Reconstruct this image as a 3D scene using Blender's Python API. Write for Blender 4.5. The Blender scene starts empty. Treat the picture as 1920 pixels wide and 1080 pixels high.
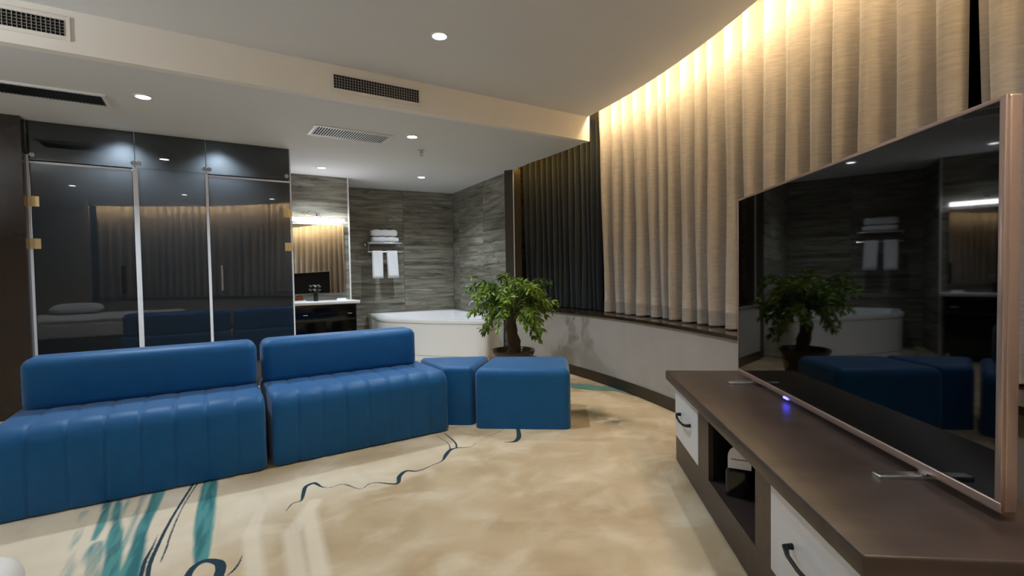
import bpy, math, random
import numpy as np
from mathutils import Matrix, Vector
random.seed(7); RNG = np.random.default_rng(7)
S = bpy.context.scene
COL = S.collection
R = math.radians

# ------------------------------------------------------------------ camera, world, exposure
FPX, PITCH, ROLL, CAMH = 911.0, R(1.77), R(-0.97), 1.05
cp, sp, cr, sr = math.cos(PITCH), math.sin(PITCH), math.cos(ROLL), math.sin(ROLL)
cam = bpy.data.cameras.new('camera'); camo = bpy.data.objects.new('camera', cam); COL.objects.link(camo)
right = Vector((cr, sr*sp, sr*cp)); up = Vector((-sr, cr*sp, cr*cp)); fwd = Vector((0, cp, -sp))
m = Matrix((right, up, -fwd)).transposed().to_4x4(); m.translation = (0, 0, CAMH)
camo.matrix_world = m
cam.sensor_width = 36; cam.lens = FPX/1920*36; cam.clip_start = 0.02
S.camera = camo
w = bpy.data.worlds.new('world'); S.world = w; w.use_nodes = True
w.node_tree.nodes['Background'].inputs[0].default_value = (0.02, 0.025, 0.035, 1)
w.node_tree.nodes['Background'].inputs[1].default_value = 0.3
S.view_settings.view_transform = 'Standard'; S.view_settings.look = 'None'
S.view_settings.gamma = 1; S.view_settings.use_curve_mapping = False
S.view_settings.exposure = 0.38
SPOT_W = 75.0          # watts of one ceiling downlight
LED_E = 120.0           # emission of the warm strip behind the ceiling edge

# photo pixel -> point on the horizontal plane z
def ray(px, py):
    x, y = (px-960)/FPX, -(py-540)/FPX
    x, y = cr*x-sr*y, sr*x+cr*y
    return (x, cp+y*sp, -sp+y*cp)
def at(px, py, z=0.0):
    r = ray(px, py); k = (z-CAMH)/r[2]; return (r[0]*k, r[1]*k)

# ------------------------------------------------------------------ helpers
def lin(c):
    return tuple(((v/255)/12.92 if v/255 <= .04045 else ((v/255+.055)/1.055)**2.4) for v in c)
def newmat(name):
    mt = bpy.data.materials.new(name); mt.use_nodes = True
    return mt, mt.node_tree.nodes, mt.node_tree.links, mt.node_tree.nodes['Principled BSDF']
def mat(name, rgb, rough=.5, metal=0., spec=.5, var=0., vscale=8., bump=0., bscale=60., stretch=(1, 1, 1), emit=None, estr=0., coat=0., sheen=0., rvar=0.):
    mt, N, L, b = newmat(name)
    c = lin(rgb)
    b.inputs['Base Color'].default_value = (*c, 1)
    b.inputs['Roughness'].default_value = rough
    b.inputs['Metallic'].default_value = metal
    b.inputs['Specular IOR Level'].default_value = spec
    if coat: b.inputs['Coat Weight'].default_value = coat
    if sheen:
        b.inputs['Sheen Weight'].default_value = sheen; b.inputs['Sheen Roughness'].default_value = .4
    if emit:
        b.inputs['Emission Color'].default_value = (*lin(emit), 1); b.inputs['Emission Strength'].default_value = estr
    if var or bump or rvar:
        tc = N.new('ShaderNodeTexCoord'); mp = N.new('ShaderNodeMapping'); mp.inputs['Scale'].default_value = stretch
        L.new(tc.outputs['Object'], mp.inputs['Vector'])
    if var:
        n = N.new('ShaderNodeTexNoise'); n.inputs['Scale'].default_value = vscale; n.inputs['Detail'].default_value = 6
        L.new(mp.outputs[0], n.inputs['Vector'])
        cr_ = N.new('ShaderNodeValToRGB')
        cr_.color_ramp.elements[0].position = .3; cr_.color_ramp.elements[1].position = .7
        cr_.color_ramp.elements[0].color = (*[v*(1-var) for v in c], 1)
        cr_.color_ramp.elements[1].color = (*[min(1, v*(1+var)) for v in c], 1)
        L.new(n.outputs[0], cr_.inputs[0]); L.new(cr_.outputs[0], b.inputs['Base Color'])
    if bump:
        n = N.new('ShaderNodeTexNoise'); n.inputs['Scale'].default_value = bscale; n.inputs['Detail'].default_value = 4
        L.new(mp.outputs[0], n.inputs['Vector'])
        bp = N.new('ShaderNodeBump'); bp.inputs['Strength'].default_value = bump; bp.inputs['Distance'].default_value = .01
        L.new(n.outputs[0], bp.inputs['Height']); L.new(bp.outputs[0], b.inputs['Normal'])
    return mt

def basis(o):
    mm = o.matrix_basis.copy()
    while o.parent: o = o.parent; mm = o.matrix_basis @ mm
    return mm
def tag(o, label=None, cat=None, group=None, kind=None):
    if label: o['label'] = label
    if cat: o['category'] = cat
    if group: o['group'] = group
    if kind: o['kind'] = kind
    return o
def thing(name, loc=(0, 0, 0), rz=0., label=None, cat=None, group=None, kind=None):
    o = bpy.data.objects.new(name, None); COL.objects.link(o); o.empty_display_size = .1
    o.location = loc; o.rotation_euler = (0, 0, rz)
    return tag(o, label, cat, group, kind)
def copy_tree(o, parent=None):
    c = o.copy(); COL.objects.link(c); c.parent = parent
    for ch in [x for x in bpy.data.objects if x.parent == o]: copy_tree(ch, c)
    return c

class MB:
    def __init__(s): s.v = []; s.f = []
    def add(s, vs, fs):
        k = len(s.v); s.v += [tuple(map(float, v)) for v in vs]; s.f += [tuple(i+k for i in f) for f in fs]; return s
    def box(s, c, d, rz=0., M=None):
        x, y, z = d[0]/2, d[1]/2, d[2]/2
        vs = [Vector((a*x, b*y, e*z)) for e in (-1, 1) for b in (-1, 1) for a in (-1, 1)]
        T = Matrix.Translation(c) @ (M if M else Matrix.Rotation(rz, 4, 'Z'))
        return s.add([T @ v for v in vs], [(0, 2, 3, 1), (4, 5, 7, 6), (0, 1, 5, 4), (2, 6, 7, 3), (0, 4, 6, 2), (1, 3, 7, 5)])
    def prism(s, poly, z0, z1):
        n = len(poly)
        return s.add([(p[0], p[1], z0) for p in poly]+[(p[0], p[1], z1) for p in poly],
                     [tuple(range(n-1, -1, -1)), tuple(range(n, 2*n))]+[(i, (i+1) % n, n+(i+1) % n, n+i) for i in range(n)])
    def rings(s, rs, cap=True, closed=True, cap0=True):
        n = len(rs[0]); vs = [p for r_ in rs for p in r_]; fs = []
        for k in range(len(rs)-1):
            for i in range(n if closed else n-1):
                j = (i+1) % n; fs.append((k*n+i, k*n+j, (k+1)*n+j, (k+1)*n+i))
        if cap and cap0: fs.append(tuple(range(n-1, -1, -1)))
        if cap: fs.append(tuple(range((len(rs)-1)*n, len(rs)*n)))
        return s.add(vs, fs)
    def lathe(s, prof, c=(0, 0, 0), seg=24, axis='Z'):
        rs = []
        for r_, h in prof:
            ring = []
            for i in range(seg):
                a = 2*math.pi*i/seg; p = (r_*math.cos(a), r_*math.sin(a), h)
                if axis == 'Y': p = (p[0], p[2], -p[1])
                if axis == 'X': p = (p[2], p[0], p[1])
                ring.append((p[0]+c[0], p[1]+c[1], p[2]+c[2]))
            rs.append(ring)
        return s.rings(rs)
    def tube(s, pts, rad, seg=8):
        pts = [Vector(p) for p in pts]; rs = []; pu = None
        for i, p in enumerate(pts):
            d = (pts[min(i+1, len(pts)-1)]-pts[max(i-1, 0)]).normalized()
            if pu is None:
                ref = Vector((0, 0, 1)) if abs(d.z) < .9 else Vector((1, 0, 0)); u_ = d.cross(ref).normalized()
            else: u_ = (pu - d*pu.dot(d)).normalized()
            pu = u_; v_ = d.cross(u_); r_ = rad[i] if isinstance(rad, (list, tuple)) else rad
            rs.append([p+u_*r_*math.cos(2*math.pi*k/seg)+v_*r_*math.sin(2*math.pi*k/seg) for k in range(seg)])
        return s.rings(rs)
    def rprism(s, poly, z0, z1, rv=.04, rt=.04, rb=.0, seg=6, top_crown=0.):
        """prism over a convex CCW polygon with rounded vertical edges (rv) and rounded top / bottom edges"""
        P = [Vector((p[0], p[1])) for p in poly]; n = len(P); inner = []; nrm = []
        for i in range(n):
            e = (P[(i+1) % n]-P[i]).normalized(); nrm.append(Vector((e.y, -e.x)))
        for i in range(n):
            a, b = nrm[i-1], nrm[i]; k = rv/(1+a.dot(b)); inner.append(P[i]-(a+b)*k)
        def ring(inset, z):
            out = []; r_ = rv-inset
            for i in range(n):
                a0 = math.atan2(nrm[i-1].y, nrm[i-1].x); a1 = math.atan2(nrm[i].y, nrm[i].x)
                while a1 < a0: a1 += 2*math.pi
                for k in range(seg+1):
                    a = a0+(a1-a0)*k/seg
                    out.append((inner[i].x+max(r_, .0015)*math.cos(a), inner[i].y+max(r_, .0015)*math.sin(a), z))
            return out
        rs = []
        if rb:
            for k in range(4): t = math.pi/2*k/4; rs.append(ring(min(rv, rb)*(1-math.sin(t)), z0+rb*(1-math.cos(t))))
            rs.append(ring(0, z0+rb))
        else: rs.append(ring(0, z0))
        if rt:
            q = min(rt, rv)
            for k in range(seg+1): t = math.pi/2*k/seg; rs.append(ring(q*(1-math.cos(t)), z1-rt+rt*math.sin(t)))
        else: rs.append(ring(0, z1))
        return s.rings(rs)
    def build(s, name, mt, parent=None, loc=None, rz=0., world=False, smooth=40, label=None, cat=None, group=None, kind=None, local=False):
        me = bpy.data.meshes.new(name); me.from_pydata(s.v, [], s.f); me.validate()
        o = bpy.data.objects.new(name, me); COL.objects.link(o)
        if mt: me.materials.append(mt)
        if parent:
            o.parent = parent
            if world: me.transform(basis(parent).inverted())
        elif loc is not None:
            o.location = loc; o.rotation_euler = (0, 0, rz)
            if not local: me.transform(o.matrix_basis.inverted())
        if smooth:
            me.polygons.foreach_set('use_smooth', [True]*len(me.polygons)); me.set_sharp_from_angle(angle=R(smooth))
        return tag(o, label, cat, group, kind)

def fixnormals(o):
    import bmesh
    bm = bmesh.new(); bm.from_mesh(o.data); bmesh.ops.recalc_face_normals(bm, faces=bm.faces); bm.to_mesh(o.data); bm.free()

# ------------------------------------------------------------------ room geometry constants (metres)
ZL, ZH = 2.30, 2.53
AX = R(32.1); U = Vector((math.cos(AX), math.sin(AX))); NV = Vector((-math.sin(AX), math.cos(AX)))   # along / away from the room axis
CX, CY, RW = -5.24, 1.70, 6.70                      # centre and radius of the curved window wall
def arc(theta, r): return (CX+r*math.cos(R(theta)), CY+r*math.sin(R(theta)))
TB = 26.8                                           # angle where the bulkhead meets the curve
BEAM_A = Vector((-2.64, 2.566)); BEAM_B = Vector((.766, 4.703))
G1 = Vector((-2.16, 4.81)); GU = Vector((.8454, .5341)); GN = Vector((.5341, -.8454))       # glass partition: right end, along, towards camera
B0, B1, S1 = Vector((-2.288, 6.904)), Vector((-.904, 7.601)), Vector((.037, 5.921))
V1 = Vector((-2.08, 6.266)); V0 = V1-Vector((math.cos(R(32.1)), math.sin(R(32.1))))*.74; VU = (V1-V0).normalized(); VN = Vector((VU.y, -VU.x))
TEND = -44.0
PB = Vector(arc(TEND, RW))
def lineu(p, t): return Vector(p)+U*t
PL_G = G1-GU*3.7                                    # left room corner on the glass line
kd = (PB-PL_G).dot(U); PBL = PB-U*kd                # left back corner

# ------------------------------------------------------------------ materials
M = {}
M['ceil'] = mat('ceiling_paint', (222, 222, 222), .85, spec=.2)
M['bulk'] = mat('bulkhead_paint', (238, 234, 226), .8, spec=.2)
M['plaster'] = mat('wall_plaster', (166, 161, 156), .8, var=.05, vscale=5, bump=.05, bscale=120)
M['darkwall'] = mat('dark_panel_wall', (18, 17, 16), .6, var=.1, vscale=4)
M['marble'] = mat('dark_marble', (46, 36, 28), .12, var=.7, vscale=9, spec=.6)
M['base'] = mat('baseboard_bronze', (44, 37, 28), .25, var=.15, vscale=6)
M['white'] = mat('white_gloss', (236, 237, 240), .18)
M['whitemat'] = mat('white_paint', (228, 228, 226), .5)
M['chrome'] = mat('chrome', (215, 215, 218), .12, 1)
M['silver'] = mat('brushed_silver', (190, 192, 196), .3, 1)
M['edge'] = mat('frosted_white_edge', (228, 231, 240), .4, .0)
M['gold'] = mat('brass', (236, 214, 164), .3, .6)
M['black'] = mat('black_satin', (10, 10, 11), .35)
M['blackgloss'] = mat('black_gloss', (5, 5, 6), .12)
M['towel'] = mat('towel_cotton', (240, 240, 244), .95, bump=.5, bscale=240, spec=.1)
M['grout'] = mat('tile_grout', (62, 60, 56), .9)
M['soil'] = mat('potting_soil', (38, 28, 20), .95, var=.3, vscale=40, bump=.6, bscale=90)
M['ventdark'] = mat('vent_shade_plate', (12, 13, 13), .8)  # near-black colour stands in for the shade inside the vents
M['ventframe'] = mat('vent_frame_white', (232, 228, 220), .5)
M['ventslat'] = mat('vent_slat', (150, 148, 142), .5)
M['ventslat_d'] = mat('vent_slat_dark', (44, 54, 54), .5)
M['ventslat_w'] = mat('vent_slat_white', (225, 226, 228), .4)
M['bedding'] = mat('white_bedding', (232, 232, 232), .9, bump=.25, bscale=9, spec=.1)
M['bedbase'] = mat('bed_base_fabric', (60, 52, 48), .9)

def lamp_mat(name, rgb, e):
    mt, N, L, b = newmat(name); b.inputs['Base Color'].default_value = (.9, .9, .9, 1)
    b.inputs['Emission Color'].default_value = (*lin(rgb), 1); b.inputs['Emission Strength'].default_value = e
    return mt
M['lens'] = lamp_mat('downlight_lens', (240, 244, 255), 14)
M['led'] = lamp_mat('warm_led_strip', (255, 222, 168), LED_E)
M['mlamp'] = lamp_mat('mirror_lamp_diffuser', (250, 250, 255), 22)
M['blueled'] = lamp_mat('blue_indicator', (60, 60, 255), 9)

# carpet: ink pattern fields live in a vertex attribute, the nodes turn them into crisp strokes
def carpet():
    mt, N, L, b = newmat('patterned_carpet')
    at_ = N.new('ShaderNodeAttribute'); at_.attribute_name = 'ink'
    sep = N.new('ShaderNodeSeparateColor'); L.new(at_.outputs['Color'], sep.inputs[0])
    tc = N.new('ShaderNodeTexCoord')
    def noise(sc, det=4, dist=0., st=(1, 1, 1), rot=0.):
        mp = N.new('ShaderNodeMapping'); mp.vector_type = 'TEXTURE'; mp.inputs['Scale'].default_value = tuple(1/q for q in st); mp.inputs['Rotation'].default_value = (0, 0, rot)
        L.new(tc.outputs['Object'], mp.inputs[0])
        n = N.new('ShaderNodeTexNoise'); n.inputs['Scale'].default_value = sc; n.inputs['Detail'].default_value = det; n.inputs['Distortion'].default_value = dist
        L.new(mp.outputs[0], n.inputs['Vector']); return n.outputs[0]
    def mix(fac, a, c):
        mx = N.new('ShaderNodeMix'); mx.data_type = 'RGBA'
        if isinstance(fac, float): mx.inputs[0].default_value = fac
        else: L.new(fac, mx.inputs[0])
        for i, v in ((6, a), (7, c)):
            if isinstance(v, tuple): mx.inputs[i].default_value = (*lin(v), 1)
            else: L.new(v, mx.inputs[i])
        return mx.outputs[2]
    def ramp(v, a, c):
        mr = N.new('ShaderNodeMapRange'); mr.interpolation_type = 'SMOOTHSTEP'
        mr.inputs[1].default_value = a; mr.inputs[2].default_value = c; L.new(v, mr.inputs[0]); return mr.outputs[0]
    def math_(op, a, c):
        q = N.new('ShaderNodeMath'); q.operation = op
        for i, v in ((0, a), (1, c)):
            if isinstance(v, (int, float)): q.inputs[i].default_value = v
            else: L.new(v, q.inputs[i])
        return q.outputs[0]
    base = mix(ramp(noise(1.3, 6, .8), .35, .65), (192, 173, 142), (174, 153, 120))
    base = mix(ramp(noise(4, 6, .5, (1, 1.3, 1), .6), .40, .75), base, (208, 194, 168))
    base = mix(math_('MULTIPLY', at_.outputs['Alpha'], .85), base, mix(ramp(noise(2.2, 6, .6), .3, .7), (226, 216, 198), (214, 202, 178)))
    streak = ramp(noise(9, 5, .2, (1, .12, 1), .5), .52, .74)
    base = mix(math_('MULTIPLY', math_('MULTIPLY', streak, at_.outputs['Alpha']), .45), base, (176, 162, 138))
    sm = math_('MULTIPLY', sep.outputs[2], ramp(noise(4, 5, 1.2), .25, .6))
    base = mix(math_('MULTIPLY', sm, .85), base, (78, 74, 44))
    tn = noise(26, 4, .2, (1, .12, 1), .46)
    tf = ramp(math_('ADD', sep.outputs[1], math_('MULTIPLY', math_('SUBTRACT', tn, .5), .9)), .32, .85)
    base = mix(tf, base, mix(ramp(tn, .4, .6), (36, 106, 112), (76, 142, 142)))
    nf = ramp(math_('ADD', sep.outputs[0], math_('MULTIPLY', math_('SUBTRACT', noise(90, 3), .5), .12)), .47, .55)
    base = mix(nf, base, (14, 50, 66))
    L.new(base, b.inputs['Base Color']); b.inputs['Roughness'].default_value = .95; b.inputs['Specular IOR Level'].default_value = .1
    b.inputs['Sheen Weight'].default_value = .15
    bp = N.new('ShaderNodeBump'); bp.inputs['Strength'].default_value = .5; bp.inputs['Distance'].default_value = .004
    L.new(noise(420, 2), bp.inputs['Height']); L.new(bp.outputs[0], b.inputs['Normal'])
    return mt
M['carpet'] = carpet()

def woodtile():
    mt, N, L, b = newmat('wood_look_tile')
    tc = N.new('ShaderNodeTexCoord'); oi = N.new('ShaderNodeObjectInfo')
    sc = N.new('ShaderNodeMath'); sc.operation = 'MULTIPLY'; sc.inputs[1].default_value = 60; L.new(oi.outputs['Random'], sc.inputs[0])
    def noise(s_, d_, dist, st):
        mp = N.new('ShaderNodeMapping'); mp.inputs['Scale'].default_value = st; L.new(tc.outputs['Object'], mp.inputs[0])
        n = N.new('ShaderNodeTexNoise'); n.noise_dimensions = '4D'; n.inputs['Scale'].default_value = s_; n.inputs['Detail'].default_value = d_; n.inputs['Distortion'].default_value = dist
        L.new(mp.outputs[0], n.inputs['Vector']); L.new(sc.outputs[0], n.inputs['W']); return n.outputs[0]
    cr1 = N.new('ShaderNodeValToRGB'); e = cr1.color_ramp.elements
    e[0].position = .30; e[0].color = (*lin((84, 81, 71)), 1); e[1].position = .70; e[1].color = (*lin((166, 163, 150)), 1)
    L.new(noise(2.6, 7, .4, (1, 1, 9)), cr1.inputs[0])
    cr2 = N.new('ShaderNodeValToRGB'); e = cr2.color_ramp.elements
    e[0].position = .485; e[0].color = (1, 1, 1, 1); e[1].position = .515; e[1].color = (1, 1, 1, 1)
    q = e.new(.5); q.color = (.22, .21, .19, 1)
    L.new(noise(2.2, 4, .9, (.8, 1, 3.2)), cr2.inputs[0])
    cr3 = N.new('ShaderNodeValToRGB'); e = cr3.color_ramp.elements
    e[0].position = .42; e[0].color = (0, 0, 0, 1); e[1].position = .62; e[1].color = (1, 1, 1, 1); L.new(noise(3.2, 2, 0, (1, 1, 2)), cr3.inputs[0])
    mx = N.new('ShaderNodeMix'); mx.data_type = 'RGBA'; mx.blend_type = 'MULTIPLY'
    L.new(cr3.outputs[0], mx.inputs[0]); L.new(cr1.outputs[0], mx.inputs[6]); L.new(cr2.outputs[0], mx.inputs[7])
    hv = N.new('ShaderNodeHueSaturation'); mr = N.new('ShaderNodeMapRange'); mr.inputs[3].default_value = .8; mr.inputs[4].default_value = 1.15
    L.new(oi.outputs['Random'], mr.inputs[0]); L.new(mr.outputs[0], hv.inputs['Value']); L.new(mx.outputs[2], hv.inputs['Color'])
    L.new(hv.outputs[0], b.inputs['Base Color']); b.inputs['Roughness'].default_value = .38
    return mt
M['tile'] = woodtile()

def fabric(name, rgb, rough=.85, weave=260., var=.12, zstretch=9.):
    mt, N, L, b = newmat(name); c = lin(rgb)
    tc = N.new('ShaderNodeTexCoord'); mp = N.new('ShaderNodeMapping'); mp.inputs['Scale'].default_value = (1, 1, zstretch); L.new(tc.outputs['Object'], mp.inputs[0])
    n = N.new('ShaderNodeTexNoise'); n.inputs['Scale'].default_value = 14; n.inputs['Detail'].default_value = 8; L.new(mp.outputs[0], n.inputs['Vector'])
    cr_ = N.new('ShaderNodeValToRGB'); cr_.color_ramp.elements[0].position = .3; cr_.color_ramp.elements[1].position = .7
    cr_.color_ramp.elements[0].color = (*[v*(1-var) for v in c], 1); cr_.color_ramp.elements[1].color = (*[min(1, v*(1+var)) for v in c], 1)
    L.new(n.outputs[0], cr_.inputs[0]); L.new(cr_.outputs[0], b.inputs['Base Color'])
    n2 = N.new('ShaderNodeTexNoise'); n2.inputs['Scale'].default_value = weave; L.new(tc.outputs['Object'], n2.inputs['Vector'])
    bp = N.new('ShaderNodeBump'); bp.inputs['Strength'].default_value = .25; bp.inputs['Distance'].default_value = .003
    L.new(n2.outputs[0], bp.inputs['Height']); L.new(bp.outputs[0], b.inputs['Normal'])
    b.inputs['Roughness'].default_value = rough; b.inputs['Specular IOR Level'].default_value = .25; b.inputs['Sheen Weight'].default_value = .2
    return mt
M['blue'] = fabric('blue_leatherette', (2, 86, 142), .45, 500, .06, 1.)
M['curtain'] = fabric('oatmeal_curtain', (168, 160, 152))
M['darkcurtain'] = fabric('charcoal_curtain', (44, 50, 56), .9)
M['wood'] = mat('brown_walnut', (58, 47, 44), .42, var=.28, vscale=10, stretch=(3, .5, 3), bump=.05, bscale=40)
M['woodtop'] = mat('brown_walnut_top', (62, 51, 47), .38, var=.25, vscale=7, stretch=(3, .6, 3))
M['drawer'] = mat('pale_grey_drawer', (208, 213, 222), .35)
M['cabside'] = mat('olive_beige_side', (150, 142, 112), .5)
M['bezel'] = mat('rose_silver_bezel', (196, 172, 160), .32, .75)
M['screen'] = mat('black_screen_glass', (2, 2, 3), .03, spec=.5)
M['brownpanel'] = mat('brown_lacquer_panel', (44, 34, 29), .22, spec=.6, var=.15, vscale=3)
M['trunk'] = mat('tree_bark', (74, 60, 42), .9, var=.35, vscale=14, bump=.7, bscale=25, stretch=(1, 1, .25))
M['stem'] = mat('green_stem', (84, 92, 44), .7)

def glass_dark():
    mt, N, L, b = newmat('smoked_glass'); out = N['Material Output']
    b.inputs['Base Color'].default_value = (.006, .008, .010, 1); b.inputs['Roughness'].default_value = .012; b.inputs['IOR'].default_value = 2.05
    tr = N.new('ShaderNodeBsdfTranslucent'); tr.inputs[0].default_value = (.50, .54, .58, 1)
    tp = N.new('ShaderNodeBsdfTransparent'); tp.inputs[0].default_value = (.5, .55, .6, 1)
    m1 = N.new('ShaderNodeMixShader'); m1.inputs[0].default_value = .35; m1.inputs[0].default_value = .12; L.new(tr.outputs[0], m1.inputs[1]); L.new(tp.outputs[0], m1.inputs[2])
    m2 = N.new('ShaderNodeMixShader'); m2.inputs[0].default_value = .26; L.new(b.outputs[0], m2.inputs[1]); L.new(m1.outputs[0], m2.inputs[2])
    L.new(m2.outputs[0], out.inputs['Surface']); return mt
M['glass'] = glass_dark()
def mirror_m():
    return mat('mirror_silvering', (225, 228, 228), .01, 1)
M['mirror'] = mirror_m()
M['windowglass'] = mat('night_window_glass', (4, 5, 8), .03, spec=.6)
def leafmat():
    mt, N, L, b = newmat('green_leaf'); oi = N.new('ShaderNodeObjectInfo'); tc = N.new('ShaderNodeTexCoord')
    n = N.new('ShaderNodeTexNoise'); n.inputs['Scale'].default_value = 3; n.noise_dimensions = '4D'
    L.new(tc.outputs['Object'], n.inputs['Vector']); 
    q = N.new('ShaderNodeMath'); q.operation = 'MULTIPLY'; q.inputs[1].default_value = 30; L.new(oi.outputs['Random'], q.inputs[0]); L.new(q.outputs[0], n.inputs['W'])
    cr_ = N.new('ShaderNodeValToRGB'); e = cr_.color_ramp.elements; e[0].position = .3; e[0].color = (*lin((52, 82, 24)), 1); e[1].position = .7; e[1].color = (*lin((146, 176, 58)), 1)
    L.new(n.outputs[0], cr_.inputs[0]); L.new(cr_.outputs[0], b.inputs['Base Color']); b.inputs['Roughness'].default_value = .4
    tr = N.new('ShaderNodeBsdfTranslucent'); L.new(cr_.outputs[0], tr.inputs[0]); ms = N.new('ShaderNodeMixShader'); ms.inputs[0].default_value = .25
    L.new(b.outputs[0], ms.inputs[1]); L.new(tr.outputs[0], ms.inputs[2]); L.new(ms.outputs[0], N['Material Output'].inputs['Surface']); return mt
M['leaf'] = leafmat()
def potmat():
    mt, N, L, b = newmat('brown_glazed_pot'); tc = N.new('ShaderNodeTexCoord')
    v = N.new('ShaderNodeTexVoronoi'); v.inputs['Scale'].default_value = 12; mp = N.new('ShaderNodeMapping'); mp.inputs['Scale'].default_value = (1, 1, .7)
    L.new(tc.outputs['Object'], mp.inputs[0]); L.new(mp.outputs[0], v.inputs['Vector'])
    cr_ = N.new('ShaderNodeValToRGB'); e = cr_.color_ramp.elements; e[0].position = .28; e[0].color = (*lin((168, 124, 44)), 1); e[1].position = .36; e[1].color = (*lin((46, 28, 18)), 1)
    L.new(v.outputs[0], cr_.inputs[0])
    sx = N.new('ShaderNodeSeparateXYZ'); L.new(tc.outputs['Object'], sx.inputs[0])
    mr = N.new('ShaderNodeMapRange'); mr.inputs[1].default_value = .235; mr.inputs[2].default_value = .245; L.new(sx.outputs[2], mr.inputs[0])
    mx = N.new('ShaderNodeMix'); mx.data_type = 'RGBA'; L.new(mr.outputs[0], mx.inputs[0]); L.new(cr_.outputs[0], mx.inputs[6]); mx.inputs[7].default_value = (*lin((64, 44, 24)), 1)
    L.new(mx.outputs[2], b.inputs['Base Color']); b.inputs['Roughness'].default_value = .2; return mt
M['pot'] = potmat()

# ------------------------------------------------------------------ floor with its ink pattern
def seg_field(P, poly, widths):
    """signed distance (m) to a tapered polyline, negative inside"""
    best = np.full(len(P), 9.)
    for i in range(len(poly)-1):
        a, b_ = np.array(poly[i]), np.array(poly[i+1]); d = b_-a; L2 = d@d+1e-12
        t = np.clip(((P-a)@d)/L2, 0, 1); q = a+t[:, None]*d
        best = np.minimum(best, np.hypot(*(P-q).T)-(widths[i]+(widths[i+1]-widths[i])*t)/2)
    return best
def smooth_poly(px, ws, n=5):
    pts = [np.array(at(*p)) for p in px]; out = []; wo = []
    for i in range(len(pts)-1):
        p0, p1, p2, p3 = pts[max(i-1, 0)], pts[i], pts[i+1], pts[min(i+2, len(pts)-1)]
        for k in range(n):
            t = k/n; out.append(.5*((2*p1)+(-p0+p2)*t+(2*p0-5*p1+4*p2-p3)*t*t+(-p0+3*p1-3*p2+p3)*t**3)); wo.append(ws[i]+(ws[i+1]-ws[i])*t)
    out.append(pts[-1]); wo.append(ws[-1]); return out, wo
def build_floor():
    x0, x1, y0, y1, st = -2.7, 1.5, .7, 5.2, .0125
    xs = np.concatenate([np.arange(x0, -2.3, .02), np.arange(-2.3, .3, .005), np.arange(.3, x1, .0125), [x1]])
    ys = np.concatenate([np.arange(y0, 1.15, .0125), np.arange(1.15, 3.4, .005), np.arange(3.4, y1, .0125), [y1]]); nx, ny = len(xs)-1, len(ys)-1
    X, Y = np.meshgrid(xs, ys); P = np.stack([X.ravel(), Y.ravel()], 1)
    W = .012
    navy = [
        ([(536,958),(549,944),(564,939),(568,929),(573,913),(587,906),(593,907),(604,913),(620,914),(640,908),(653,910),(676,917),(693,907),(709,905),(744,907),(749,893),(762,883),(784,883),(811,872),(829,864),(836,853),(844,844),(856,840),(882,838),(891,831)],
         [.006,.008,.010,.018,.022,.022,.020,.010,.006,.006,.010,.005,.008,.009,.018,.026,.020,.012,.007,.010,.026,.024,.014,.006,.005]),
        ([(856,840),(853,829),(833,812)], [.012,.012,.008]), ([(844,844),(840,831),(816,816)], [.010,.007,.006]),
        ([(945,829),(955,829),(967,827),(973,818),(971,803)], [.004,.014,.03,.032,.026]),
        ([(1010,806),(985,805)], [.006,.004]),
        ([(847,802),(882,816),(913,818),(940,807),(948,800)], [.004,.004,.005,.005,.004]),
        ([(366,902),(360,911),(332,955),(312,990),(295,1025),(282,1055),(277,1080),(274,1110)], [.012,.012,.012,.013,.014,.016,.016,.016]),
        ([(374,900),(367,911),(342,952),(322,997),(312,1027),(301,1054)], [.008,.008,.007,.008,.009,.006]),
        ([(297,1001),(285,1027),(272,1052),(264,1080),(256,1110)], [.003,.009,.014,.014,.014]),
        ([(340,1112),(352,1080),(362,1065),(377,1054),(392,1051),(410,1055),(414,1065),(410,1080),(400,1110)], [.02,.026,.026,.024,.026,.034,.036,.036,.03]),
        ([(456,1035),(450,1052),(440,1067),(425,1080),(400,1098)], [.003,.008,.010,.006,.006]),
        ([(1072,727),(1118,732),(1151,733),(1187,742),(1209,743)], [.016,.016,.016,.014,.010]),
        ([(1072,722),(1110,720),(1140,713)], [.010,.008,.004]),
    ]
    teal = [
        ([(396,896),(386,955),(380,1005),(376,1052)], [.066,.072,.060,.042], 1.),
        ([(300,918),(296,927),(287,950),(270,985),(260,1020),(250,1055),(238,1090)], [.045,.05,.044,.044,.048,.056,.07], 1.),
        ([(224,936),(222,942),(217,980),(215,1020),(205,1090)], [.03,.03,.04,.06,.06], .85),
        ([(205,940),(200,947),(187,987),(175,1012)], [.04,.04,.03,.012], .9),
        ([(186,1016),(180,1030),(172,1090)], [.03,.06,.07], .62),
        ([(160,960),(148,1000),(135,1037),(118,1090)], [.05,.05,.04,.06], .5),
        ([(268,930),(250,980),(225,1030),(205,1085)], [.04,.03,.025,.02], .66),
        ([(240,936),(232,960),(226,980),(210,1040)], [.02,.03,.02,.02], .55),
        ([(368,960),(364,1000)], [.02,.02], .5),
    ]
    fn = np.full(len(P), 9.); ft = np.zeros(len(P))
    for px, ws in navy:
        pl, wl = smooth_poly(px, ws); fn = np.minimum(fn, seg_field(P, pl, wl))
    for px, ws, g in teal:
        pl, wl = smooth_poly(px, ws); ft = np.maximum(ft, g*np.clip(.62-seg_field(P, pl, wl)/.035, 0, 1))
    # teal patch against the curved wall
    lo = [at(*p) for p in [(1040,724),(1072,727),(1118,732),(1151,733),(1187,742),(1209,743)]]
    d_line = seg_field(P, lo, [0]*6)
    rr = np.hypot(P[:, 0]-CX, P[:, 1]-CY)
    above = np.zeros(len(P), bool)
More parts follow.
